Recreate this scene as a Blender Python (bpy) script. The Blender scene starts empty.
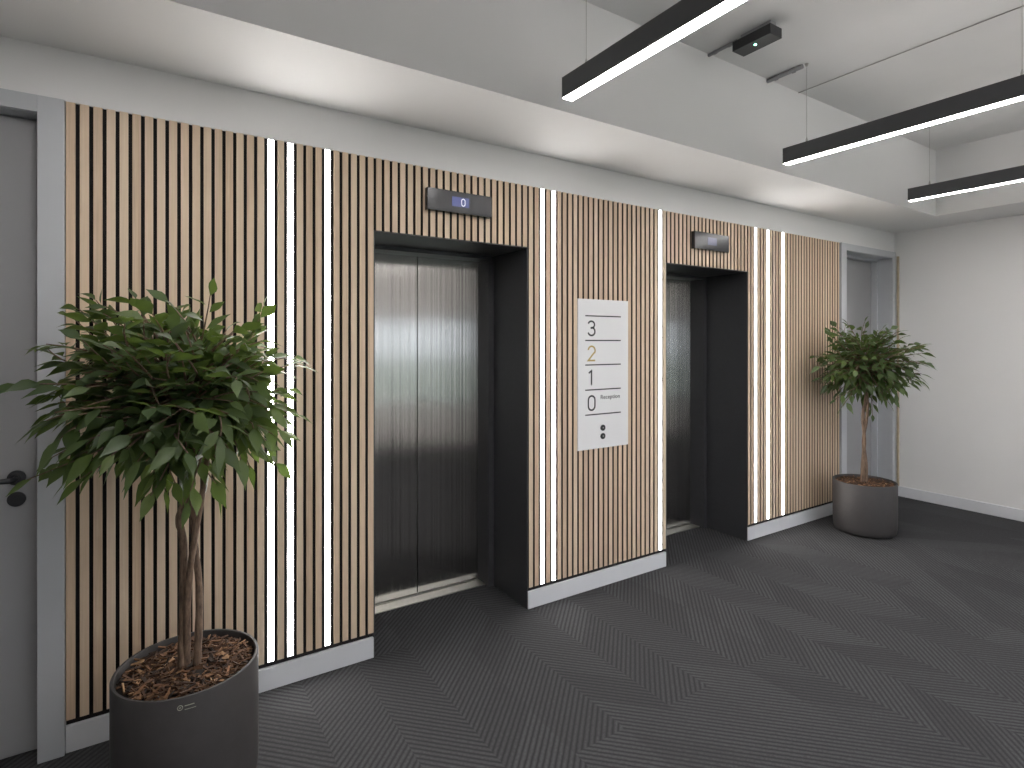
import bpy, bmesh, math, random
from mathutils import Vector, Matrix
S = bpy.context.scene
COL = S.collection
R = random.Random(7)

# ------------------------------------------------------------------ materials
def new_mat(name):
    m = bpy.data.materials.new(name); m.use_nodes = True
    nt = m.node_tree
    return m, nt, nt.nodes["Principled BSDF"]

def setp(b, **k):
    for n, v in k.items():
        n = n.replace('_', ' ')
        if n in b.inputs: b.inputs[n].default_value = v

def rgb(r, g, b): return (r, g, b, 1)

def math_node(nt, op, a, b=None, c=None):
    n = nt.nodes.new('ShaderNodeMath'); n.operation = op
    for i, v in enumerate((a, b, c)):
        if v is None: continue
        if isinstance(v, (int, float)): n.inputs[i].default_value = v
        else: nt.links.new(v, n.inputs[i])
    return n.outputs[0]

def pos_xyz(nt):
    g = nt.nodes.new('ShaderNodeNewGeometry'); s = nt.nodes.new('ShaderNodeSeparateXYZ')
    nt.links.new(g.outputs['Position'], s.inputs[0])
    return s.outputs[0], s.outputs[1], s.outputs[2]

def combine(nt, x, y, z):
    c = nt.nodes.new('ShaderNodeCombineXYZ')
    for i, v in enumerate((x, y, z)):
        if isinstance(v, (int, float)): c.inputs[i].default_value = v
        else: nt.links.new(v, c.inputs[i])
    return c.outputs[0]

def noise(nt, vec, scale, detail=3, rough=.5, dist=0):
    n = nt.nodes.new('ShaderNodeTexNoise'); n.inputs['Scale'].default_value = scale
    n.inputs['Detail'].default_value = detail; n.inputs['Roughness'].default_value = rough
    n.inputs['Distortion'].default_value = dist
    if vec is not None: nt.links.new(vec, n.inputs['Vector'])
    return n.outputs['Fac']

def ramp(nt, fac, stops):
    r = nt.nodes.new('ShaderNodeValToRGB'); nt.links.new(fac, r.inputs[0])
    e = r.color_ramp.elements
    while len(e) < len(stops): e.new(.5)
    for el, (p, c) in zip(e, stops): el.position = p; el.color = c
    return r.outputs[0]

def bump(nt, b, h, strength, dist):
    n = nt.nodes.new('ShaderNodeBump'); n.inputs['Strength'].default_value = strength
    n.inputs['Distance'].default_value = dist
    nt.links.new(h, n.inputs['Height']); nt.links.new(n.outputs[0], b.inputs['Normal'])

def texcoord(nt, which='Object'):
    return nt.nodes.new('ShaderNodeTexCoord').outputs[which]

def plain(name, col, rough=.5, metal=0., var=.04, scale=6., bumpy=0.):
    m, nt, b = new_mat(name)
    setp(b, Roughness=rough, Metallic=metal)
    g = nt.nodes.new('ShaderNodeNewGeometry').outputs['Position']
    f = noise(nt, g, scale, 4)
    lo = rgb(*[c * (1 - var) for c in col]); hi = rgb(*[min(1, c * (1 + var)) for c in col])
    nt.links.new(ramp(nt, f, [(.3, lo), (.7, hi)]), b.inputs['Base Color'])
    if bumpy: bump(nt, b, noise(nt, g, 220, 2), bumpy, .002)
    return m

def emit(name, col, strength):
    m, nt, b = new_mat(name)
    setp(b, Base_Color=rgb(.8, .8, .8), Emission_Color=rgb(*col), Emission_Strength=strength, Roughness=.5)
    return m

WHITE = plain('white_paint', (.79, .785, .78), .65, var=.012, scale=2, bumpy=.05)
WHITE_SLAB = plain('white_painted_slab', (.76, .752, .745), .7, var=.02, scale=3, bumpy=.15)
GREY_PAINT = plain('grey_satin_paint', (.50, .515, .54), .38, var=.02, scale=3)
DOOR_SHADED = plain('grey_paint_recess_shade', (.33, .33, .338), .42, var=.02, scale=3)  # the frame's grey paint with the shade of the recess put into the colour
SKIRT = plain('skirting_paint', (.69, .70, .73), .6, var=.02, scale=5)
FELT = plain('black_felt', (.020, .0165, .0165), .95, var=.2, scale=300)
LINING = plain('dark_powder_coat', (.052, .052, .057), .38, var=.05, scale=60)
BLACK = plain('black_satin', (.022, .022, .025), .38, var=.05, scale=30)
PEND = plain('black_anodised', (.048, .049, .053), .42, var=.05, scale=30)
BOARD = plain('white_acrylic', (.84, .84, .85), .3, var=.008, scale=4)
INK = plain('black_ink', (.018, .019, .024), .5)
GOLD = plain('gold_ink', (.48, .36, .13), .4)
ALU = plain('aluminium_sill', (.62, .60, .55), .35, 1., var=.05, scale=40)
ALU_PAINT = plain('channel_aluminium', (.55, .55, .55), .45, .3)
CABLE = plain('steel_cable', (.45, .44, .42), .4, .8)
CONDUIT = plain('grey_conduit', (.30, .30, .31), .5)
WHITE_PVC = plain('white_trunking', (.70, .70, .70), .5)
TIMBER = plain('timber_edge', (.50, .41, .30), .55, var=.1, scale=20)
POT = plain('charcoal_pot', (.046, .042, .042), .58, var=.06, scale=25, bumpy=.12)
LABELM = plain('pale_print', (.30, .32, .25), .5)
LED = emit('led_diffuser', (1., .968, .94), 9.6)
PLED = emit('pendant_diffuser', (1., .972, .955), 17.)
UP_FILL = emit('added_pendant_uplight', (1., .972, .955), 1.)  # weak glow added on the pendant tops to fill the slab
UP_FILL_REAR = emit('added_rear_uplight', (1., .972, .955), 42.)  # strong glow added behind the camera, lifts the ambient light off the slab
GREEN = emit('green_indicator', (.25, 1., .55), 5.)
DIGIT = emit('display_digit', (.62, .70, .92), .03)
GLOSS = plain('gloss_dark_casing', (.030, .031, .035), .17)

def lcd_mat(name, col, s):
    m, nt, b = new_mat(name)
    setp(b, Base_Color=rgb(.03, .03, .05), Roughness=.15, Emission_Color=rgb(*col), Emission_Strength=s)
    return m
LCD = lcd_mat('blue_lcd', (.12, .16, .48), .17)
LCD_DIM = lcd_mat('dim_lcd', (.16, .19, .36), .09)

def wood():
    m, nt, b = new_mat('light_oak')
    x, y, z = pos_xyz(nt)
    idx = math_node(nt, 'FLOOR', math_node(nt, 'DIVIDE', x, .04))
    wn = nt.nodes.new('ShaderNodeTexWhiteNoise'); wn.noise_dimensions = '1D'
    nt.links.new(idx, wn.inputs['W'])
    v1 = combine(nt, math_node(nt, 'MULTIPLY', x, 60.), math_node(nt, 'MULTIPLY', idx, 7.3), math_node(nt, 'MULTIPLY', z, 1.6))
    g1 = noise(nt, v1, 1.6, 6, .6, .8)
    v2 = combine(nt, math_node(nt, 'MULTIPLY', x, 420.), math_node(nt, 'MULTIPLY', idx, 3.1), math_node(nt, 'MULTIPLY', z, 9.))
    g2 = noise(nt, v2, 1., 2, .6)
    mixv = math_node(nt, 'ADD', math_node(nt, 'MULTIPLY', g1, .55), math_node(nt, 'MULTIPLY', g2, .2))
    mixv = math_node(nt, 'ADD', mixv, math_node(nt, 'MULTIPLY', wn.outputs['Value'], .30))
    c = ramp(nt, mixv, [(.25, rgb(.53, .385, .265)), (.5, rgb(.70, .535, .38)), (.75, rgb(.77, .625, .47))])
    gn = nt.nodes.new('ShaderNodeNewGeometry'); sn = nt.nodes.new('ShaderNodeSeparateXYZ')
    nt.links.new(gn.outputs['True Normal'], sn.inputs[0])
    side = math_node(nt, 'GREATER_THAN', math_node(nt, 'ABSOLUTE', sn.outputs[0]), .8)      # dark core board on the slat edges
    mx = nt.nodes.new('ShaderNodeMix'); mx.data_type = 'RGBA'
    nt.links.new(side, mx.inputs[0]); nt.links.new(c, mx.inputs[6]); mx.inputs[7].default_value = rgb(.085, .058, .042)
    nt.links.new(mx.outputs[2], b.inputs['Base Color']); setp(b, Roughness=.55)
    bump(nt, b, g2, .12, .001)
    return m
WOOD = wood()

def carpet():
    m, nt, b = new_mat('herringbone_carpet')
    x, y, z = pos_xyz(nt)
    band = math_node(nt, 'FLOOR', math_node(nt, 'DIVIDE', math_node(nt, 'SUBTRACT', x, .783), .2475))
    # planks 0.25 x 1 m laid side by side, each with ribs at +45 or -45 degrees
    odd = math_node(nt, 'FLOORED_MODULO', band, 2.)
    row = math_node(nt, 'FLOOR', math_node(nt, 'SUBTRACT', math_node(nt, 'MULTIPLY_ADD', odd, -.5, .5), y))
    rr = random.Random(5)
    seen = {0: {-4: 1, -2: 0, 0: 1, 1: 0, -1: 0, 2: 1, 3: 1, 4: 0, 5: 1, 6: 0, 7: 1, 8: 1, 9: 0, 10: 1, 11: 0, 12: 1, 13: 0},
            1: {0: 1, 1: 1, 2: 1, 3: 0, 4: 0, 5: 0, 6: 0, 7: 0, 8: 1, 9: 0, 10: 1, 11: 0, 12: 1},
            2: {6: 0, 7: 1, 8: 1, 9: 0, 10: 1}}
    total = None
    for r in (-1, 0, 1, 2, 3, 4):
        N = 0
        for i in range(-6, 17):
            v = seen.get(r, {}).get(i, rr.random() < (.75 if i % 2 else .25))
            if v: N += 1 << (i + 6)
        t = math_node(nt, 'MULTIPLY', math_node(nt, 'COMPARE', row, float(r), .25), float(N))
        total = t if total is None else math_node(nt, 'ADD', total, t)
    sh = math_node(nt, 'FLOOR', math_node(nt, 'MULTIPLY_ADD', math_node(nt, 'DIVIDE', total, math_node(nt, 'POWER', 2., math_node(nt, 'ADD', band, 6.))), 1., .00000001))
    bit = math_node(nt, 'FLOORED_MODULO', sh, 2.)
    sign = math_node(nt, 'MULTIPLY_ADD', bit, 2., -1.)
    ph = math_node(nt, 'SUBTRACT', y, math_node(nt, 'MULTIPLY', sign, x))
    g = nt.nodes.new('ShaderNodeNewGeometry').outputs['Position']
    wob = math_node(nt, 'MULTIPLY', math_node(nt, 'SUBTRACT', noise(nt, g, 40, 2), .5), .006)
    ph = math_node(nt, 'ADD', ph, wob)
    s = math_node(nt, 'SINE', math_node(nt, 'MULTIPLY', ph, 2 * math.pi / .0300))
    s = math_node(nt, 'MULTIPLY_ADD', s, .5, .5)
    rid = math_node(nt, 'POWER', s, .5)
    # uneven strength of the ribs along and between planks
    pl = nt.nodes.new('ShaderNodeTexWhiteNoise'); pl.noise_dimensions = '2D'
    seg = math_node(nt, 'FLOOR', math_node(nt, 'DIVIDE', ph, .2475))
    nt.links.new(combine(nt, band, seg, 0.), pl.inputs['Vector'])
    amp = math_node(nt, 'MULTIPLY_ADD', pl.outputs['Value'], .35, .65)
    spk = noise(nt, g, 330, 3, .7)
    spk2 = noise(nt, g, 95, 3, .7)
    v = math_node(nt, 'MULTIPLY', rid, amp)
    v = math_node(nt, 'MULTIPLY', v, math_node(nt, 'MULTIPLY_ADD', spk2, 1.5, .25))
    v = math_node(nt, 'ADD', v, math_node(nt, 'MULTIPLY', math_node(nt, 'SUBTRACT', spk, .5), .9))
    c = ramp(nt, v, [(.0, rgb(.029, .029, .0305)), (.5, rgb(.0465, .0467, .049)), (1., rgb(.073, .0735, .077))])
    nt.links.new(c, b.inputs['Base Color']); setp(b, Roughness=.95, Specular_IOR_Level=.12)
    h = math_node(nt, 'ADD', math_node(nt, 'MULTIPLY', s, .7), math_node(nt, 'MULTIPLY', spk, .6))
    bump(nt, b, h, .3, .004)
    return m
CARPET = carpet()

def steel():
    m, nt, b = new_mat('brushed_steel')
    x, y, z = pos_xyz(nt)
    v = combine(nt, math_node(nt, 'MULTIPLY', x, 500.), math_node(nt, 'MULTIPLY', y, 40.), math_node(nt, 'MULTIPLY', z, 3.))
    g = noise(nt, v, 1., 3, .6)
    c = ramp(nt, g, [(.3, rgb(.565, .55, .53)), (.7, rgb(.605, .59, .57))])
    nt.links.new(c, b.inputs['Base Color']); setp(b, Metallic=1.)
    nt.links.new(math_node(nt, 'MULTIPLY_ADD', g, .012, .205), b.inputs['Roughness'])
    setp(b, Anisotropic=1.)
    tg = nt.nodes.new('ShaderNodeTangent'); tg.direction_type = 'RADIAL'; tg.axis = 'Z'
    nt.links.new(tg.outputs[0], b.inputs['Tangent'])
    wn = nt.nodes.new('ShaderNodeTexWhiteNoise'); wn.noise_dimensions = '1D'          # vertical brush grooves
    nt.links.new(math_node(nt, 'FLOOR', math_node(nt, 'MULTIPLY', x, 4200.)), wn.inputs['W'])
    gn = nt.nodes.new('ShaderNodeNewGeometry')
    off = combine(nt, math_node(nt, 'MULTIPLY', math_node(nt, 'SUBTRACT', wn.outputs['Value'], .5), .72), 0., 0.)
    va = nt.nodes.new('ShaderNodeVectorMath'); va.operation = 'ADD'
    nt.links.new(gn.outputs['Normal'], va.inputs[0]); nt.links.new(off, va.inputs[1])
    vn = nt.nodes.new('ShaderNodeVectorMath'); vn.operation = 'NORMALIZE'; nt.links.new(va.outputs[0], vn.inputs[0])
    nt.links.new(vn.outputs[0], b.inputs['Normal'])
    return m
STEEL = steel()

def leaf_mat():
    m, nt, b = new_mat('ficus_leaf')
    at = nt.nodes.new('ShaderNodeAttribute'); at.attribute_name = 'tone'
    g = nt.nodes.new('ShaderNodeNewGeometry').outputs['Position']
    f = math_node(nt, 'ADD', math_node(nt, 'MULTIPLY', at.outputs['Fac'], .8), math_node(nt, 'MULTIPLY', noise(nt, g, 30, 2), .2))
    c = ramp(nt, f, [(.1, rgb(.020, .032, .017)), (.5, rgb(.048, .076, .033)), (.78, rgb(.090, .128, .050)), (.98, rgb(.19, .24, .075))])
    nt.links.new(c, b.inputs['Base Color']); setp(b, Roughness=.42, Specular_IOR_Level=.4)
    tr = nt.nodes.new('ShaderNodeBsdfTranslucent'); tr.inputs['Color'].default_value = rgb(.20, .30, .05)
    mx = nt.nodes.new('ShaderNodeMixShader'); mx.inputs[0].default_value = .28
    nt.links.new(b.outputs[0], mx.inputs[1]); nt.links.new(tr.outputs[0], mx.inputs[2])
    nt.links.new(mx.outputs[0], nt.nodes['Material Output'].inputs[0])
    return m
LEAF = leaf_mat()

def bark_mat(name, a, c_):
    m, nt, b = new_mat(name)
    x, y, z = pos_xyz(nt)
    v = combine(nt, math_node(nt, 'MULTIPLY', x, 90.), math_node(nt, 'MULTIPLY', y, 90.), math_node(nt, 'MULTIPLY', z, 22.))
    f = noise(nt, v, 1., 5, .65)
    nt.links.new(ramp(nt, f, [(.3, rgb(*a)), (.7, rgb(*c_))]), b.inputs['Base Color'])
    setp(b, Roughness=.8); bump(nt, b, f, .6, .004)
    return m
BARK = bark_mat('ficus_bark', (.075, .048, .034), (.25, .165, .11))

def chip_mat():
    m, nt, b = new_mat('bark_chips')
    at = nt.nodes.new('ShaderNodeAttribute'); at.attribute_name = 'tone'
    g = nt.nodes.new('ShaderNodeNewGeometry').outputs['Position']
    f = math_node(nt, 'ADD', math_node(nt, 'MULTIPLY', at.outputs['Fac'], .8), math_node(nt, 'MULTIPLY', noise(nt, g, 120, 3), .2))
    c = ramp(nt, f, [(.1, rgb(.018, .010, .006)), (.5, rgb(.085, .040, .020)), (.8, rgb(.21, .105, .05)), (.98, rgb(.45, .28, .15))])
    nt.links.new(c, b.inputs['Base Color']); setp(b, Roughness=.85)
    return m
CHIPS = chip_mat()
SOIL = plain('dark_compost', (.018, .012, .009), .95, var=.4, scale=90)
GRASS = plain('lawn', (.50, .485, .34), .95, var=.2, scale=1.2)
HEDGE = plain('far_trees', (.07, .12, .03), .95, var=.4, scale=1.5)

def glass_mat(name, tint):
    m, nt, b = new_mat(name)
    nt.nodes.remove(b)
    t = nt.nodes.new('ShaderNodeBsdfTransparent'); gl = nt.nodes.new('ShaderNodeBsdfGlossy')
    gl.inputs['Roughness'].default_value = .02; t.inputs['Color'].default_value = rgb(*tint)
    fr = nt.nodes.new('ShaderNodeFresnel'); fr.inputs[0].default_value = 1.45
    mx = nt.nodes.new('ShaderNodeMixShader')
    nt.links.new(fr.outputs[0], mx.inputs[0]); nt.links.new(t.outputs[0], mx.inputs[1]); nt.links.new(gl.outputs[0], mx.inputs[2])
    nt.links.new(mx.outputs[0], nt.nodes['Material Output'].inputs[0])
    return m
GLASS = glass_mat('clear_glass', (.95, .96, .95))

# ------------------------------------------------------------------ mesh helpers
class MB:
    def __init__(s): s.bm = bmesh.new(); s.tone = None
    def box(s, x0, x1, y0, y1, z0, z1):
        bm = s.bm
        v = [bm.verts.new((x, y, z)) for x in (x0, x1) for y in (y0, y1) for z in (z0, z1)]
        for f in ((0, 1, 3, 2), (4, 6, 7, 5), (0, 4, 5, 1), (2, 3, 7, 6), (0, 2, 6, 4), (1, 5, 7, 3)):
            bm.faces.new([v[i] for i in f])
        return s
    def tube(s, pts, rad, n=8, cap=True):
        bm = s.bm; pts = [Vector(p) for p in pts]
        if not isinstance(rad, (list, tuple)): rad = [rad] * len(pts)
        rings = []; up = None
        for i, p in enumerate(pts):
            t = (pts[min(i + 1, len(pts) - 1)] - pts[max(i - 1, 0)]).normalized()
            if up is None:
                up = Vector((0, 0, 1)) if abs(t.z) < .9 else Vector((1, 0, 0))
            a = (up - t * up.dot(t)).normalized(); b = t.cross(a); up = a
            rings.append([bm.verts.new(p + (a * math.cos(2 * math.pi * k / n) + b * math.sin(2 * math.pi * k / n)) * rad[i]) for k in range(n)])
        for r0, r1 in zip(rings, rings[1:]):
            for k in range(n):
                bm.faces.new((r0[k], r0[(k + 1) % n], r1[(k + 1) % n], r1[k]))
        if cap:
            bm.faces.new(rings[0][::-1]); bm.faces.new(rings[-1])
        return s
    def lathe(s, prof, n=64, c=(0, 0), close=False):
        bm = s.bm; rings = []
        for r, z in prof:
            if r < 1e-6: rings.append([bm.verts.new((c[0], c[1], z))])
            else: rings.append([bm.verts.new((c[0] + r * math.cos(2 * math.pi * k / n), c[1] + r * math.sin(2 * math.pi * k / n), z)) for k in range(n)])
        for a, b in zip(rings, rings[1:]):
            for k in range(n):
                k2 = (k + 1) % n
                if len(a) == 1: bm.faces.new((a[0], b[k2], b[k]))
                elif len(b) == 1: bm.faces.new((a[k], a[k2], b[0]))
                else: bm.faces.new((a[k], a[k2], b[k2], b[k]))
        return s
    def disc_y(s, x, z, r, y0, y1, n=32):
        return s.tube([(x, y0, z), (x, y1, z)], r, n)
    def ribbon(s, pts, w, y0, y1):
        """flat stroke in the XZ plane between depths y0 and y1"""
        bm = s.bm; P = [Vector((p[0], p[1])) for p in pts]; L, Rr = [], []
        for i, p in enumerate(P):
            if i == 0: d = (P[1] - P[0]).normalized(); m = 1
            elif i == len(P) - 1: d = (P[-1] - P[-2]).normalized(); m = 1
            else:
                d0 = (p - P[i - 1]).normalized(); d1 = (P[i + 1] - p).normalized(); d = (d0 + d1).normalized()
                m = 1 / max(.4, d.dot(d1))
            nrm = Vector((-d.y, d.x)) * (w / 2) * m
            L.append(p + nrm); Rr.append(p - nrm)
        def V(p, y): return bm.verts.new((p.x, y, p.y))
        lf = [V(p, y0) for p in L]; rf = [V(p, y0) for p in Rr]; lb = [V(p, y1) for p in L]; rb = [V(p, y1) for p in Rr]
        for i in range(len(P) - 1):
            bm.faces.new((lf[i], lf[i + 1], rf[i + 1], rf[i]))
            bm.faces.new((lb[i], rb[i], rb[i + 1], lb[i + 1]))
            bm.faces.new((lf[i], lb[i], lb[i + 1], lf[i + 1]))
            bm.faces.new((rf[i], rf[i + 1], rb[i + 1], rb[i]))
        bm.faces.new((lf[0], rf[0], rb[0], lb[0])); bm.faces.new((lf[-1], lb[-1], rb[-1], rf[-1]))
        return s
    def build(s, name, mat, parent=None, bevel=0, smooth=False, fixn=True, seg=2):
        if fixn: bmesh.ops.recalc_face_normals(s.bm, faces=s.bm.faces[:])
        if bevel:
            es = [e for e in s.bm.edges if len(e.link_faces) == 2 and e.calc_face_angle(0) > .7]
            bmesh.ops.bevel(s.bm, geom=es, offset=bevel, segments=seg, affect='EDGES', profile=.7)
        if smooth:
            for f in s.bm.faces: f.smooth = True
        me = bpy.data.meshes.new(name); s.bm.to_mesh(me); s.bm.free()
        me.materials.append(mat)
        o = bpy.data.objects.new(name, me); COL.objects.link(o)
        if smooth and smooth != 'all':
            try: me.set_sharp_from_angle(angle=math.radians(40))
            except Exception: pass
        if parent is not None:
            o.parent = parent
            o.matrix_parent_inverse = Matrix.Translation(parent.location).inverted()
        return o

def empty(name, loc):
    o = bpy.data.objects.new(name, None); COL.objects.link(o); o.location = loc; o.empty_display_size = .1
    return o
def tag(o, label, cat, group=None, kind=None):
    o['label'] = label; o['category'] = cat
    if group: o['group'] = group
    if kind: o['kind'] = kind
    return o
def struct(o, label=None):
    o['kind'] = 'structure'
    if label: o['label'] = label
    return o
def box(name, mat, x0, x1, y0, y1, z0, z1, parent=None, bevel=0):
    return MB().box(x0, x1, y0, y1, z0, z1).build(name, mat, parent, bevel)

# ------------------------------------------------------------------ dimensions (metres)
ZS = 2.372      # top of the slats
ZSOF = 2.56     # soffit
ZC = 3.11       # painted slab
YF = -.545      # front edge of the soffit beside the lifts
XR, XL, YB = 6.345, -1.9, -4.2
P = .04         # slat pitch
L1, L2 = (1.114, 2.0), (3.114, 4.0)
ZL = 2.028      # lift opening height
D1, D2 = (-1.01, -.112), (5.413, 6.266)
ZD = 2.312

# ------------------------------------------------------------------ room shell
struct(box('floor', CARPET, XL, XR, YB, .62, -.06, 0), 'charcoal carpet with herringbone ribs')
w = MB(); yb, yk = .0225, .62
for a, b in ((XL, D1[0]), (D1[1], L1[0]), (L1[1], L2[0]), (L2[1], D2[0]), (D2[1], XR)):
    w.box(a, b, yb, yk, 0, ZSOF + .1)
for a, b, z in ((D1[0], D1[1], ZD), (L1[0], L1[1], ZL), (L2[0], L2[1], ZL), (D2[0], D2[1], ZD)):
    w.box(a, b, yb, yk, z, ZSOF + .1)
w.box(XL, XR, yk, yk + .1, -.06, ZC)
w.box(XL, XR, .004, yb, ZS, ZSOF)
w.box(XL, D1[0] - .075, .004, yb, 0, ZS)
struct(w.build('wall_lift', WHITE), 'white wall band above the oak slats')
struct(box('wall_end', WHITE, XR, XR + .12, YB - .12, yk + .1, -.06, ZC + .2), 'plain white end wall')
struct(box('wall_left', WHITE, XL - .12, XL, YB - .12, yk + .1, -.06, ZC + .2))
WX0, WX1, WZ0, WZ1 = .9, 6.2, .55, 1.87
w = MB()
w.box(XL, WX0, YB - .12, YB, -.06, ZC + .2).box(WX1, XR, YB - .12, YB, -.06, ZC + .2)
w.box(WX0, WX1, YB - .12, YB, -.06, WZ0).box(WX0, WX1, YB - .12, YB, WZ1, ZC + .2)
struct(w.build('wall_back', WHITE))
c = MB()
c.box(XL, XR, YB, yk + .1, ZC, ZC + .2)                 # slab
struct(c.build('ceiling', WHITE_SLAB), 'white painted slab inside the raised ceiling bay')
c = MB(); XB = 5.79
c.box(XL, XR, YF, yb + .02, ZSOF, ZC)
c.box(XB, XR, YB, YF, ZSOF, ZC)
struct(c.build('ceiling_soffit', WHITE), 'lowered white soffit around the ceiling bay')

def window(n, x0, x1, z0, z1, mull, glass):
    wn = struct(empty('window_%d' % n, ((x0 + x1) / 2, YB - .06, z0)))
    f = MB()
    for a in [x0, x1 - .05] + mull: f.box(a, a + .05, YB - .10, YB - .03, z0, z1)
    f.box(x0, x1, YB - .10, YB - .03, z0, z0 + .05).box(x0, x1, YB - .10, YB - .03, z1 - .05, z1)
    f.build('window_frame', SKIRT, wn)
    e = [x0] + mull + [x1 - .05]
    for a, b in zip(e, e[1:]):
        box('window_pane', glass, a + .05, b, YB - .068, YB - .062, z0 + .05, z1 - .05, wn)
window(1, WX0, WX1, WZ0, WZ1, [2.2, 3.5, 4.8], GLASS)
struct(box('ground_outside', GRASS, -25, 35, -60, YB - .2, -.4, -.3), 'lawn outside the window')

# skirtings
def skirting(name, x0, x1):
    struct(box(name, SKIRT, x0, x1, -.002, .0225, 0, .0955, bevel=.002), 'pale grey skirting under the oak slats')
skirting('baseboard_left', -.034, 1.114)
skirting('baseboard_middle', 2.0, 3.114)
skirting('baseboard_right', 4.0, 5.318)
struct(box('baseboard_end', SKIRT, XR - .016, XR, YB, -.03, 0, .0975, bevel=.002), 'pale grey skirting along the end wall')
struct(box('trim_1', TIMBER, XR - .014, XR, -.040, -.022, .0975, 2.33, bevel=.001), 'thin timber edge strip by the end wall corner')

# ------------------------------------------------------------------ doors
def door(idx, x0, x1, yl, fx0, fx1, label):
    d = struct(empty('door_%d' % idx, ((x0 + x1) / 2, 0, 0)), label)
    f = MB()
    f.box(fx0, x0, -.014, .0225, 0, ZS).box(x1, fx1, -.014, .0225, 0, ZS)
    f.box(x0, x1, -.014, .0225, ZD, ZS)
    f.build('door_frame', GREY_PAINT, d, bevel=.002)
    r = MB(); t = .002; q = .012
    r.box(x0 - q, x0 + t, .0, yl + .06, 0, ZD).box(x1 - t, x1 + q, .0, yl + .06, 0, ZD).box(x0 + t, x1 - t, 0, yl + .06, ZD - t, ZD + q)
    if yl > .1:                                   # deep reveal with a stop bead
        r.box(x1 - t - .022, x1 - t, yl - .05, yl + .06, 0, ZD - t).box(x0 + t, x0 + t + .022, yl - .05, yl + .06, 0, ZD - t)
        r.box(x0 + t, x1 - t, yl - .05, yl + .06, ZD - t - .022, ZD - t)
        t += .024
    r.build('door_jamb', GREY_PAINT, d, bevel=.001)
    lf = box('door_leaf', DOOR_SHADED, x0 + t + .005, x1 - t - .005, yl, yl + .045, .008, ZD - t - .004, d, .002)
    return d, lf
d1, lf1 = door(1, D1[0], D1[1], .072, -1.085, -.036, 'grey flush door with black lever handle beside the oak slats')
h = MB()
hx, hz, hy = -.180, 1.008, .072
h.tube([(hx, hy, hz), (hx, hy - .010, hz)], .0265, 32)
h.build('handle_rose', BLACK, lf1, bevel=.0015, smooth=True)
h = MB()
h.tube([(hx, hy - .008, hz), (hx, hy - .040, hz), (hx - .004, hy - .050, hz), (hx - .014, hy - .055, hz), (hx - .06, hy - .056, hz), (hx - .125, hy - .056, hz)], [.0095, .0095, .0098, .0098, .0092, .0088], 16)
h.build('lever_handle', BLACK, lf1, smooth=True)
h = MB(); h.tube([(hx, hy, .931), (hx, hy - .009, .931)], .0265, 32); h.build('lock_escutcheon', BLACK, lf1, bevel=.0015, smooth=True)
d2, lf2 = door(2, D2[0], D2[1], .165, 5.322, 6.331, 'grey flush door in deep frame behind the far potted ficus')
struct(box('trim_2', WHITE, 6.331, XR, -.004, .0225, 0, ZS))

# ------------------------------------------------------------------ slatted oak panels
def slats(name, k0, k1, z0, skip, label, x_first=None):
    o = empty(name, (k0 * P, 0, z0 if z0 > .2 else 0))
    x0 = k0 * P - (.006 if k0 in (28, 78) else 0) if x_first is None else x_first; x1 = k1 * P - (.006 if k1 in (28, 78) else 0)
    box('felt_backing', FELT, x0, x1, .012, .022, z0 - (.021 if z0 < .3 else 0), ZS, o)
    m = MB()
    if x_first is not None: m.box(x_first, -.006, 0, .012, z0, ZS)
    for k in range(k0, k1):
        if k in skip: continue
        m.box(k * P + .0065, (k + 1) * P - .006, 0, .012, z0, ZS)
    m.build('slats', WOOD, o, bevel=.0008, seg=1)
    return tag(o, label, 'wall panel', 'oak slat wall panels')
Z0 = .117
LEDS = [16, 18, 22, 52, 54, 76, 102, 106, 111]
slats('slatted_wall_panel', 0, 28, Z0, LEDS, 'full-height oak slat panel behind the near potted ficus', x_first=-.034)
slats('slatted_wall_panel', 28, 50, ZL, LEDS, 'short oak slat panel above the lift beside the near ficus')
slats('slatted_wall_panel', 50, 78, Z0, LEDS, 'full-height oak slat panel between the two lifts, carrying the floor sign')
slats('slatted_wall_panel', 78, 100, ZL, LEDS, 'short oak slat panel above the lift beyond the floor sign')
slats('slatted_wall_panel', 100, 133, Z0, LEDS, 'full-height oak slat panel ending at the grey door beside the far ficus')
LBL = ['vertical light strip nearest the near ficus, first of the row of three',
       'vertical light strip in the middle of the row of three beside the near ficus',
       'vertical light strip standing apart from a close pair, nearer the first lift',
       'vertical light strip right beside the first lift opening, outer one of a pair',
       'vertical light strip of a pair, the one closer to the white floor sign',
       'single vertical light strip between the floor sign and the second lift',
       'vertical light strip beside the second lift opening, first of the far three',
       'vertical light strip in the middle of the three between second lift and far ficus',
       'vertical light strip nearest the far ficus, last of the row']
for k, lb in zip(LEDS, LBL):
    xa, xb = k * P + .0070, k * P + .0335
    o = empty('light_strip', ((xa + xb) / 2, .012, Z0))
    m = MB(); m.box(xa, xa + .0012, .0004, .0118, Z0, ZS - .001).box(xb - .0012, xb, .0004, .0118, Z0, ZS - .001)
    m.box(xa + .0012, xb - .0012, .0100, .0118, Z0, ZS - .001)
    m.box(xa + .0012, xb - .0012, .0002, .0100, Z0, Z0 + .0035).box(xa + .0012, xb - .0012, .0002, .0100, ZS - .0045, ZS - .001)
    m.build('channel', ALU_PAINT, o)
    box('diffuser', LED, xa + .0013, xb - .0013, .0000, .0070, Z0 + .0036, ZS - .0046, o)
    tag(o, lb, 'light strip', 'vertical light strips in the slat wall')

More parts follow.
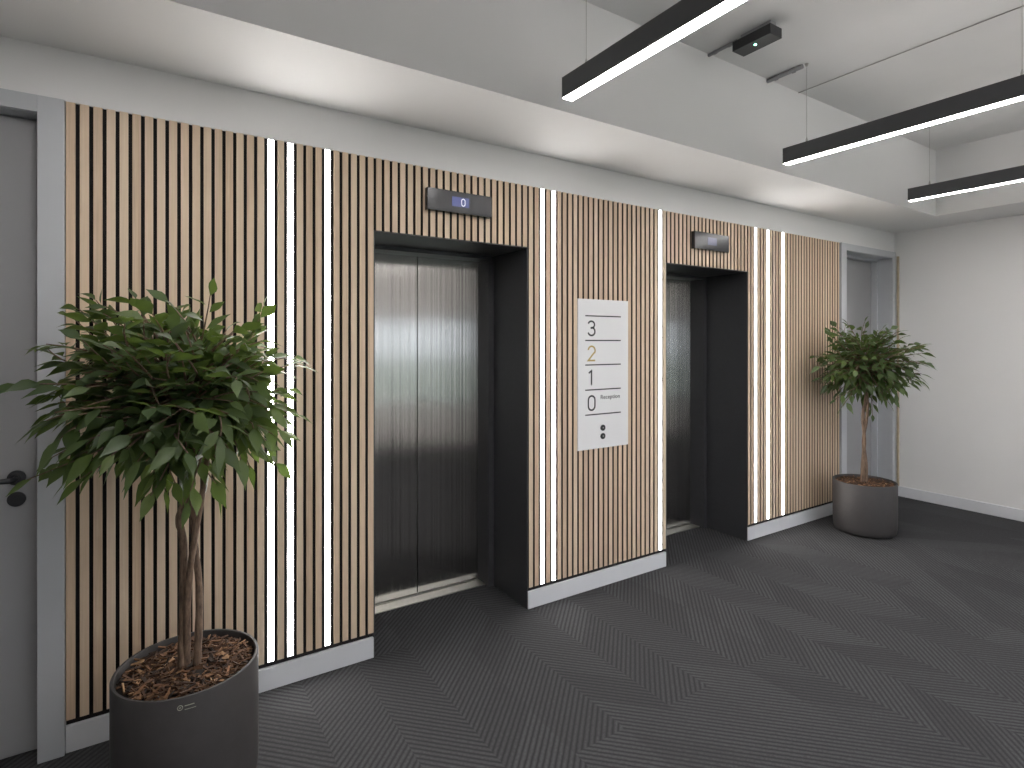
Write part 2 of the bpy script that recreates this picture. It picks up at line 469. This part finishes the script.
# ------------------------------------------------------------------ lifts
def lift(x0, x1, label):
    o = empty('lift_entrance', ((x0 + x1) / 2, .4, 0))
    t = .006; yj = .385
    m = MB()
    m.box(x0, x0 + t, .0008, yj, 0, ZL).box(x1 - t, x1, .0008, yj, 0, ZL).box(x0 + t, x1 - t, .0008, yj, ZL - t, ZL)
    m.build('portal_lining', LINING, o, bevel=.0008, seg=1)
    jx0, jx1 = x0 + .026, x1 - .042
    m = MB()
    m.box(x0 + t, jx0, yj - .02, .50, 0, ZL - t).box(jx1, x1 - t, yj - .02, .50, 0, ZL - t).box(jx0, jx1, yj - .02, .50, 2.002, ZL - t)
    m.build('door_frame', LINING, o, bevel=.001, seg=1)
    mid = (jx0 + jx1) / 2
    for a, b in ((jx0 - .01, mid - .0025), (mid + .0025, jx1 + .01)):
        box('door_panel', STEEL, a, b, .500, .535, .006, 2.02, o, .0015)
    s = MB(); s.box(jx0, jx1, .405, .485, -.002, .005).box(jx0, jx1, .4935, .54, -.002, .004)
    s.build('sill', ALU, o, bevel=.001, seg=1)
    return tag(o, label, 'lift', 'lifts')
lift(*L1, 'lift with two brushed steel doors in dark recess, between near ficus and floor sign')
lift(*L2, 'lift with brushed steel doors in dark recess, beyond the floor sign')

def stroke(k, x, z, w_, h_):
    """centre-line of a light grotesque numeral in a w x h box at lower left (x, z)"""
    def arc(cx, cz, rx, rz, a0, a1, n=14):
        return [(cx + rx * math.cos(math.radians(a0 + (a1 - a0) * i / n)), cz + rz * math.sin(math.radians(a0 + (a1 - a0) * i / n))) for i in range(n + 1)]
    if k == 0:
        r = w_ / 2
        return [arc(x + r, z + h_ - r, r, r, 0, 180) + arc(x + r, z + r, r, r, 180, 360) + [(x + w_, z + h_ - r)]]
    if k == 1: return [[(x + w_ * .16, z + h_ * .84), (x + w_ * .55, z + h_), (x + w_ * .55, z)]]
    if k == 2:
        r = w_ / 2
        return [arc(x + r, z + h_ - r, r, r, 170, -25) + [(x + w_ * .82, z + h_ * .52), (x, z + .0001), (x + w_, z)]]
    r = w_ / 2; ru = h_ * .24; rl = h_ * .29
    return [arc(x + r * .95, z + h_ - ru, r * .92, ru, 165, -80) + [(x + r * .75, z + h_ - 2 * ru)],
            [(x + r * .75, z + 2 * rl - h_ * .055)] + arc(x + r, z + rl - h_ * .012, r, rl - h_ * .01, 82, -165)]

def indicator(x0, x1, z0, z1, lcd, digit, label):
    o = empty('floor_indicator', ((x0 + x1) / 2, 0, z0))
    box('casing', GLOSS, x0, x1, -.031, -.0002, z0, z1, o, .003)
    lx0, lx1 = x0 + (x1 - x0) * .365, x0 + (x1 - x0) * .63
    zz0, zz1 = z0 + (z1 - z0) * .30, z0 + (z1 - z0) * .74
    sc = box('screen', LCD if digit else LCD_DIM, lx0, lx1, -.0318, -.030, zz0, zz1, o)
    if digit:
        m = MB()
        for s in stroke(0, lx0 + .054, zz0 + .006, .020, (zz1 - zz0) - .013): m.ribbon(s, .0045, -.0324, -.0317)
        m.build('digit', DIGIT, sc)
    return tag(o, label, 'display', 'lift floor displays')
indicator(1.377, 1.747, 2.156, 2.266, LCD, True, 'dark floor display with lit blue screen showing 0 above a lift')
indicator(3.366, 3.737, 2.142, 2.262, LCD_DIM, False, 'dark floor display with faint blank screen above a lift')

# ------------------------------------------------------------------ floor sign
sg = empty('floor_sign', (2.5565, 0, .85))
box('board', BOARD, 2.353, 2.760, -.008, -.0002, .8495, 1.755, sg, .001)
for z in (1.654, 1.506, 1.3585, 1.208, 1.058):
    box('rule_line', INK, 2.409, 2.696, -.0088, -.0079, z - .0035, z + .0035, sg)
for dg, z, wd, x in ((3, 1.536, .054, 2.4305), (2, 1.385, .054, 2.4315), (1, 1.237, .054, 2.4275), (0, 1.0855, .052, 2.4325)):
    m = MB()
    for s in stroke(dg, x, z, wd, .086): m.ribbon(s, .0098, -.0089, -.0079)
    n = m.build('number', GOLD if dg == 2 else INK, sg)
    if dg == 2: n['label'] = 'gold number'
tc = bpy.data.curves.new('lettering', 'FONT'); tc.body = 'Reception'; tc.size = .0355; tc.extrude = .0005; tc.space_character = 1.04
to = bpy.data.objects.new('lettering', tc); COL.objects.link(to)
to.matrix_world = Matrix.Translation((2.531, -.0085, 1.149)) @ Matrix.Rotation(math.pi / 2, 4, 'X')
bpy.context.view_layer.update()
me = bpy.data.meshes.new_from_object(to.evaluated_get(bpy.context.evaluated_depsgraph_get()))
me.transform(to.matrix_world); bpy.data.objects.remove(to)
me.materials.clear(); me.materials.append(INK)
xs = [v.co.x for v in me.vertices]; sx = .156 / (max(xs) - min(xs)); x0 = min(xs)
for v in me.vertices: v.co.x = 2.531 + (v.co.x - x0) * sx
lo = bpy.data.objects.new('lettering', me); COL.objects.link(lo); lo.parent = sg
lo.matrix_parent_inverse = Matrix.Translation(sg.location).inverted()
for z in (.973, .922):
    m = MB(); m.disc_y(2.547, z, .0185, -.013, -.008); b = m.build('call_button', BLACK, sg, bevel=.0015, smooth=True)
    m = MB(); m.disc_y(2.547, z, .004, -.0136, -.0128, 16); m.build('pip', CABLE, b)
tag(sg, 'white floor sign with numbers 3, 2, 1, 0 and two black buttons', 'sign')

# ------------------------------------------------------------------ pendant lights
def pendant(x, label, y1=-.650):
    y0, zb, zt, wd = y1 - 1.215, 2.560, 2.651, .056
    o = empty('pendant_light', (x + wd / 2, (y0 + y1) / 2, zb))
    m = MB(); t = .0014
    m.box(x, x + t, y0, y1, zb, zt).box(x + wd - t, x + wd, y0, y1, zb, zt).box(x + t, x + wd - t, y0, y1, zt - t, zt)
    m.box(x + t, x + wd - t, y0, y0 + t, zb, zt - t).box(x + t, x + wd - t, y1 - t, y1, zb, zt - t)
    m.build('housing', PEND, o)
    box('diffuser', PLED, x + t, x + wd - t, y0 + t, y1 - t, zb + .0002, zb + .008, o)
    box('added_uplight', UP_FILL if y1 > -2 else UP_FILL_REAR, x + .012, x + wd - .012, y0 + .04, y1 - .04, zt + .0003, zt + .0025, o)  # added glowing strip for ceiling fill, strongest on the rear row
    for yc in (y1 - .130, y1 - 1.085):
        cb = MB().tube([(x + wd / 2, yc, zt + .03), (x + wd / 2, yc, ZC - .012)], .0012, 8).build('suspension_cable', CABLE, o)
        MB().tube([(x + wd / 2, yc, zt - .001), (x + wd / 2, yc, zt + .018), (x + wd / 2, yc, zt + .034)], [.006, .006, .0022], 12).build('gripper', CABLE, cb, smooth=True)
        MB().tube([(x + wd / 2, yc, ZC - .014), (x + wd / 2, yc, ZC)], [.007, .011], 12).build('ceiling_anchor', CABLE, cb, smooth=True)
    return tag(o, label, 'pendant light', 'linear pendant lights')
pendant(1.736, 'black linear pendant light hanging closest, cut by the top of the photo')
pendant(3.395, 'black linear pendant light hanging in front of the second lift, middle of three')
pendant(5.016, 'black linear pendant light hanging farthest away, nearest the white end wall')

pendant(.105, 'added black linear pendant light above the near ficus, out of view')  # added out of view to brighten the left door and slats
pendant(1.750, 'added fill light, unseen black linear pendant in the rear row, nearest the left door', -2.55)  # rear row is added behind the camera as ambient fill
pendant(3.395, 'added fill light, unseen black linear pendant in the rear row, centred before the window', -2.55)
pendant(4.998, 'added fill light, unseen black linear pendant in the rear row, nearest the white end wall', -2.55)

# emergency unit and conduits on the slab
e = empty('emergency_light', (2.858, -.836, 3.03))
box('casing', BLACK, 2.810, 2.907, -.945, -.728, 3.030, 3.080, e, .002)
box('mounting_bracket', CONDUIT, 2.835, 2.88, -.93, -.76, 3.080, ZC, e, .001)
MB().tube([(2.846, -.838, 3.0305), (2.846, -.838, 3.0275)], .0065, 16).build('indicator_lamp', GREEN, e, smooth=True)
tag(e, 'small black box with a green lamp fixed to the slab', 'emergency light')
def conduit(x, y0, y1, r, mat, label, sleeve=None):
    o = empty('conduit', (x, y1, ZC - r))
    MB().tube([(x, y1, ZC - r), (x, y0, ZC - r)], r, 12).build('pipe', mat, o, smooth=True)
    for yy in ((y0 * .75 + y1 * .25), (y0 * .25 + y1 * .75)):
        MB().tube([(x, yy - .008, ZC - r - .0008), (x, yy + .008, ZC - r - .0008)], r * 1.25, 12).build('clip', mat, o, smooth=True)
    return tag(o, label, 'conduit')
conduit(2.852, -.726, YF, .009, CONDUIT, 'thin grey conduit running from the beam to the black emergency box')
conduit(3.407, -.765, YF, .013, CONDUIT, 'dark conduit stub on the slab by the middle pendant cable')
conduit(2.352, -1.40, YF, .012, WHITE_PVC, 'white conduit on the slab above the closest pendant')
tag(MB().tube([(3.742, YF, ZC - .004), (3.742, -3.69, ZC - .004)], .0032, 8).build('ceiling_wire', CABLE, smooth=True),
    'long thin grey wire across the slab behind the middle pendant', 'wire')

# ------------------------------------------------------------------ potted ficus trees
RV = Vector((.8420, -.5395, 0)); DV = Vector((.5395, .8420, 0))      # across and away, as seen from the room

def leaf(bm, lay, base, direc, upv, ln, wd, droop, tone, rnd):
    d = direc.normalized(); side = d.cross(upv)
    if side.length < 1e-3: side = Vector((1, 0, 0))
    side.normalize(); up = side.cross(d)
    st = [(0, .0, 0), (.12, .34, .0), (.32, .92, .0), (.5, 1., .0), (.7, .66, .0), (.86, .24, .0), (1., .015, .0)]
    fold = .22; mid = []; lf = []; rt = []
    tw = rnd.uniform(-.25, .25)
    for t, wv, _ in st:
        c = base + d * (ln * t) - Vector((0, 0, 1)) * (droop * ln * t * t)
        hw = wd * .5 * wv
        s2 = (side + up * (tw * t)).normalized()
        lift = up * (fold * hw)
        mid.append(bm.verts.new(c)); lf.append(bm.verts.new(c - s2 * hw + lift)); rt.append(bm.verts.new(c + s2 * hw + lift))
    for i in range(len(st) - 1):
        for f in (bm.faces.new((lf[i], mid[i], mid[i + 1], lf[i + 1])), bm.faces.new((mid[i], rt[i], rt[i + 1], mid[i + 1]))):
            f.smooth = True; f[lay] = tone

def ficus(name, cx, cy, r, h, stems, crown, seed, label, n_twig, pot_label):
    rnd = random.Random(seed)
    o = empty(name, (cx, cy, 0))
    # pot
    fo = .035
    prof = [(0, 0), (r - fo - .01, 0), (r - fo * .5, .006), (r - fo * .18, .02), (r - .003, .05), (r, .09), (r, h - .004), (r - .002, h), (r - .009, h), (r - .011, h - .004), (r - .013, h - .06), (0, h - .062)]
    pot = MB().lathe(prof, 96, (cx, cy)).build('pot', POT, o, smooth=True)
    if pot_label is not None:
        m = MB(); a = math.radians(pot_label); rr = r + .0004
        def on(da, z): return (cx + rr * math.cos(a + da), cy + rr * math.sin(a + da), z)
        ring = [on(-.075 + .032 * math.cos(t * math.pi / 8), h - .028 + .0068 * math.sin(t * math.pi / 8)) for t in range(17)]
        m.tube(ring, .0012, 6, cap=False)
        m.tube([on(-.088, h - .028), on(-.062, h - .028)], .0016, 6)
        for z, a0, a1, ww in ((h - .025, -.02, .10, .0014), (h - .036, -.02, .12, .0009)):
            m.tube([on(a0 + (a1 - a0) * i / 8, z) for i in range(9)], ww, 6)
        m.build('maker_mark', LABELM, pot)
    # mulch
    zt = h - .022
    m = MB(); m.lathe([(r - .014, zt - .012), (r * .8, zt - .006), (r * .4, zt + .004), (0, zt + .008)], 48, (cx, cy))
    mu = m.build('compost', SOIL, o, smooth=True)
    bm = bmesh.new(); lay = bm.faces.layers.float.new('tone')
    for i in range(900):
        q = math.sqrt(rnd.random()) * (r - .030); a = rnd.uniform(0, 6.283)
        ln = rnd.uniform(.014, .046) * (1 if rnd.random() < .8 else 1.5); wd = rnd.uniform(.004, .013); th = rnd.uniform(.0015, .004)
        c0 = Vector((cx + q * math.cos(a), cy + q * math.sin(a), zt + .004 * (1 - q / r) + rnd.uniform(-.003, .012)))
        rot = Matrix.Rotation(rnd.uniform(0, 6.28), 3, 'Z') @ Matrix.Rotation(rnd.gauss(0, .22), 3, 'Y') @ Matrix.Rotation(rnd.gauss(0, .4), 3, 'X')
        lim = (r - .014) - q
        if ln / 2 > lim: ln = 2 * lim
        tone = min(1, max(0, rnd.gauss(.46, .28)))
        tap = rnd.uniform(.35, .9); vs = []
        for x in (-1, 1):
            k = tap if x > 0 else 1
            for y in (-1, 1):
                for z in (-1, 1): vs.append(bm.verts.new(c0 + rot @ Vector((x * ln / 2, y * wd / 2 * k + rnd.uniform(-.001, .001), z * th / 2))))
        for f in ((0, 1, 3, 2), (4, 6, 7, 5), (0, 4, 5, 1), (2, 3, 7, 6), (0, 2, 6, 4), (1, 5, 7, 3)):
            fc = bm.faces.new([vs[j] for j in f]); fc[lay] = tone
    m = MB(); m.bm.free(); m.bm = bm
    ch = m.build('bark_mulch', CHIPS, o); ch['kind'] = 'stuff'
    base = Vector((cx, cy, 0))
    def W(s, z, d=0.): return base + RV * s + DV * d + Vector((0, 0, z))
    tips = []
    for st, rad in stems:
        pts = [W(*p) for p in st]
        # smooth the centre line
        for _ in range(2):
            q = [pts[0]]
            for a, b in zip(pts, pts[1:]): q += [a.lerp(b, .25), a.lerp(b, .75)]
            pts = q + [pts[-1]]
        n = len(pts)
        rr = [rad * (1.18 - .45 * i / (n - 1)) * (1 + .05 * math.sin(i * 1.7)) for i in range(n)]
        MB().tube(pts, rr, 12).build('stem', BARK, o, smooth='all')
        tips.append(pts[-1])
    # crown: twigs from the stem tops, leaves along each twig
    tw = MB(); bm = bmesh.new(); lay = bm.faces.layers.float.new('tone')
    (cs, cz, cd), (as_, az, ad) = crown
    cc = W(cs, cz, cd)
    nl = 0
    for i in range(n_twig):
        # direction spread evenly
        u = 1 - 2 * (i + .5) / n_twig; ph = i * 2.39996 + rnd.uniform(-.3, .3)
        u = max(-1, min(1, u + rnd.uniform(-.12, .12)))
        s_ = (1 - u * u) ** .36
        rad = rnd.uniform(.66, 1.0) if rnd.random() < .82 else rnd.uniform(1.0, 1.09)
        if i % 4 == 3: rad *= .62
        lob = 1 + .10 * math.sin(3 * ph + seed) + .08 * math.sin(5 * ph + 2 * u * 3)
        v = RV * (as_ * s_ * math.cos(ph)) + DV * (ad * s_ * math.sin(ph)) + Vector((0, 0, az * u))
        end = cc + v * rad * lob
        t0 = rnd.choice(tips)
        start = t0.lerp(cc + v * .15, rnd.uniform(.1, 1.0)) + Vector((rnd.uniform(-.04, .04), rnd.uniform(-.04, .04), rnd.uniform(-.04, .04)))
        out = end - start; L = out.length
        mid = start.lerp(end, .5) + Vector((rnd.gauss(0, .05), rnd.gauss(0, .05), .12 * L * rnd.uniform(-.3, 1.6))); end = end + Vector((rnd.gauss(0, .025), rnd.gauss(0, .025), rnd.gauss(0, .03)))
        end = end - Vector((0, 0, .03 * L))
        end.y = min(end.y, -.085); mid.y = min(mid.y, -.10)
        path = []
        for j in range(9):
            t = j / 8; path.append(start.lerp(mid, t).lerp(mid.lerp(end, t), t))
        tw.tube(path, [.0042 * (1 - .75 * j / 8) + .0006 for j in range(9)], 5)
        nn = max(4, int(L * .68 / .030)); tb = rnd.gauss(.42, .13)
        for j in range(nn):
            t = .30 + .70 * (j + .5) / nn
            f_ = t * 8; k = min(7, int(f_)); p = path[k].lerp(path[k + 1], f_ - k)
            tang = (path[k + 1] - path[k]).normalized()
            sd = tang.cross(Vector((0, 0, 1)))
            if sd.length < .05: sd = RV.copy()
            sd.normalize(); sd = sd * (1 if j % 2 else -1)
            d = tang * rnd.uniform(.35, 1.0) + sd * rnd.uniform(.3, 1.15) + Vector((0, 0, rnd.uniform(-.40, .32) + .15 * u))
            if j == nn - 1: d = tang + Vector((0, 0, -.2))
            upv = Vector((rnd.gauss(0, .6), rnd.gauss(0, .6), 1))
            ln = rnd.uniform(.062, .098); wd = ln * rnd.uniform(.36, .46)
            if p.y + d.normalized().y * (ln + .02) > -.035: d.y = -abs(d.y) - .2
            tone = min(1, max(0, rnd.gauss(tb, .13) + (.10 if t > .85 else 0)))
            pet = d.normalized() * .010
            leaf(bm, lay, p + pet, d, upv, ln, wd, rnd.uniform(.05, .42), tone, rnd); nl += 1
    tw.build('twigs', BARK, o, smooth='all', fixn=True)
    m = MB(); m.bm.free(); m.bm = bm
    m.build('foliage', LEAF, o, fixn=False)
    print(name, 'leaves', nl)
    return tag(o, label, 'potted plant', 'potted ficus trees')

k1 = 302.3; px1, zh = 188.3, 1.496
def s1(px, py, d=0.): return ((px - px1) / k1, zh - (py - 342.1) / k1, d)
st1 = [([s1(183, 672, -.01), s1(183.5, 620), s1(183, 560, .005), s1(181, 534, .01), s1(176, 522, .01), s1(180.5, 509, .005), s1(187, 496), s1(186, 470), s1(176, 430)], .0115),
       ([s1(187, 672, .0), s1(189, 612, -.012), s1(192, 570, -.015), s1(198, 530, -.012), s1(203, 490), s1(208, 450), s1(222, 400)], .0100),
       ([s1(196, 668, .005), s1(198.5, 620, .005), s1(198.5, 585, .005), s1(194, 560, .015), s1(191, 535, .015), s1(190, 492, .01), s1(192, 440)], .0105)]
ficus('potted_ficus', .332, -.453, .212, .440, st1, ((-.03, 1.335, 0.), (.39, .32, .32)), 11,
      'large potted ficus nearest the camera, beside the black-handled door', 380, 266)
k2 = 126.0; px2 = 864.5
def s2(px, py, d=0.): return ((px - px2) / k2, zh - (py - 342.1) / k2, d)
st2 = [([s2(862, 486), s2(862.5, 460, -.01), s2(864.5, 435), s2(863, 415, .01), s2(866, 398), s2(868, 375)], .0135),
       ([s2(866, 486), s2(867, 462, .012), s2(863.5, 440, .012), s2(866.5, 418, -.008), s2(868, 400), s2(863, 372)], .0125)]
ficus('potted_ficus', 4.984, -.361, .220, .400, st2, ((.02, 1.33, 0.), (.385, .33, .33)), 23,
      'potted ficus at the far end, in front of the grey door by the end wall', 240, None)

# ------------------------------------------------------------------ daylight, camera
W_ = bpy.data.worlds.new('daylight'); S.world = W_; W_.use_nodes = True
nt = W_.node_tree; bg = nt.nodes['Background']
tcn = nt.nodes.new('ShaderNodeTexCoord'); sp = nt.nodes.new('ShaderNodeSeparateXYZ')
nt.links.new(tcn.outputs['Generated'], sp.inputs[0])
nt.links.new(ramp(nt, sp.outputs[2], [(.0, rgb(.80, .86, .95)), (.12, rgb(.90, .94, 1.)), (1., rgb(.45, .62, .95))]), bg.inputs[0])
bg.inputs[1].default_value = .9

cam = bpy.data.cameras.new('camera'); co = bpy.data.objects.new('camera', cam); COL.objects.link(co)
co.location = (.2364, -2.5876, 1.4959)
co.rotation_euler = (math.pi / 2, 0, 1.00118324 - math.pi / 2)
cam.sensor_width = 36; cam.lens = 558.996 / 1024 * 36
cam.shift_y = -(384 - 342.128) / 1024
cam.clip_start = .02
S.camera = co
S.view_settings.view_transform = 'Standard'
S.view_settings.look = 'None'
S.view_settings.gamma = 1
S.view_settings.use_curve_mapping = False
S.view_settings.exposure = 1.6
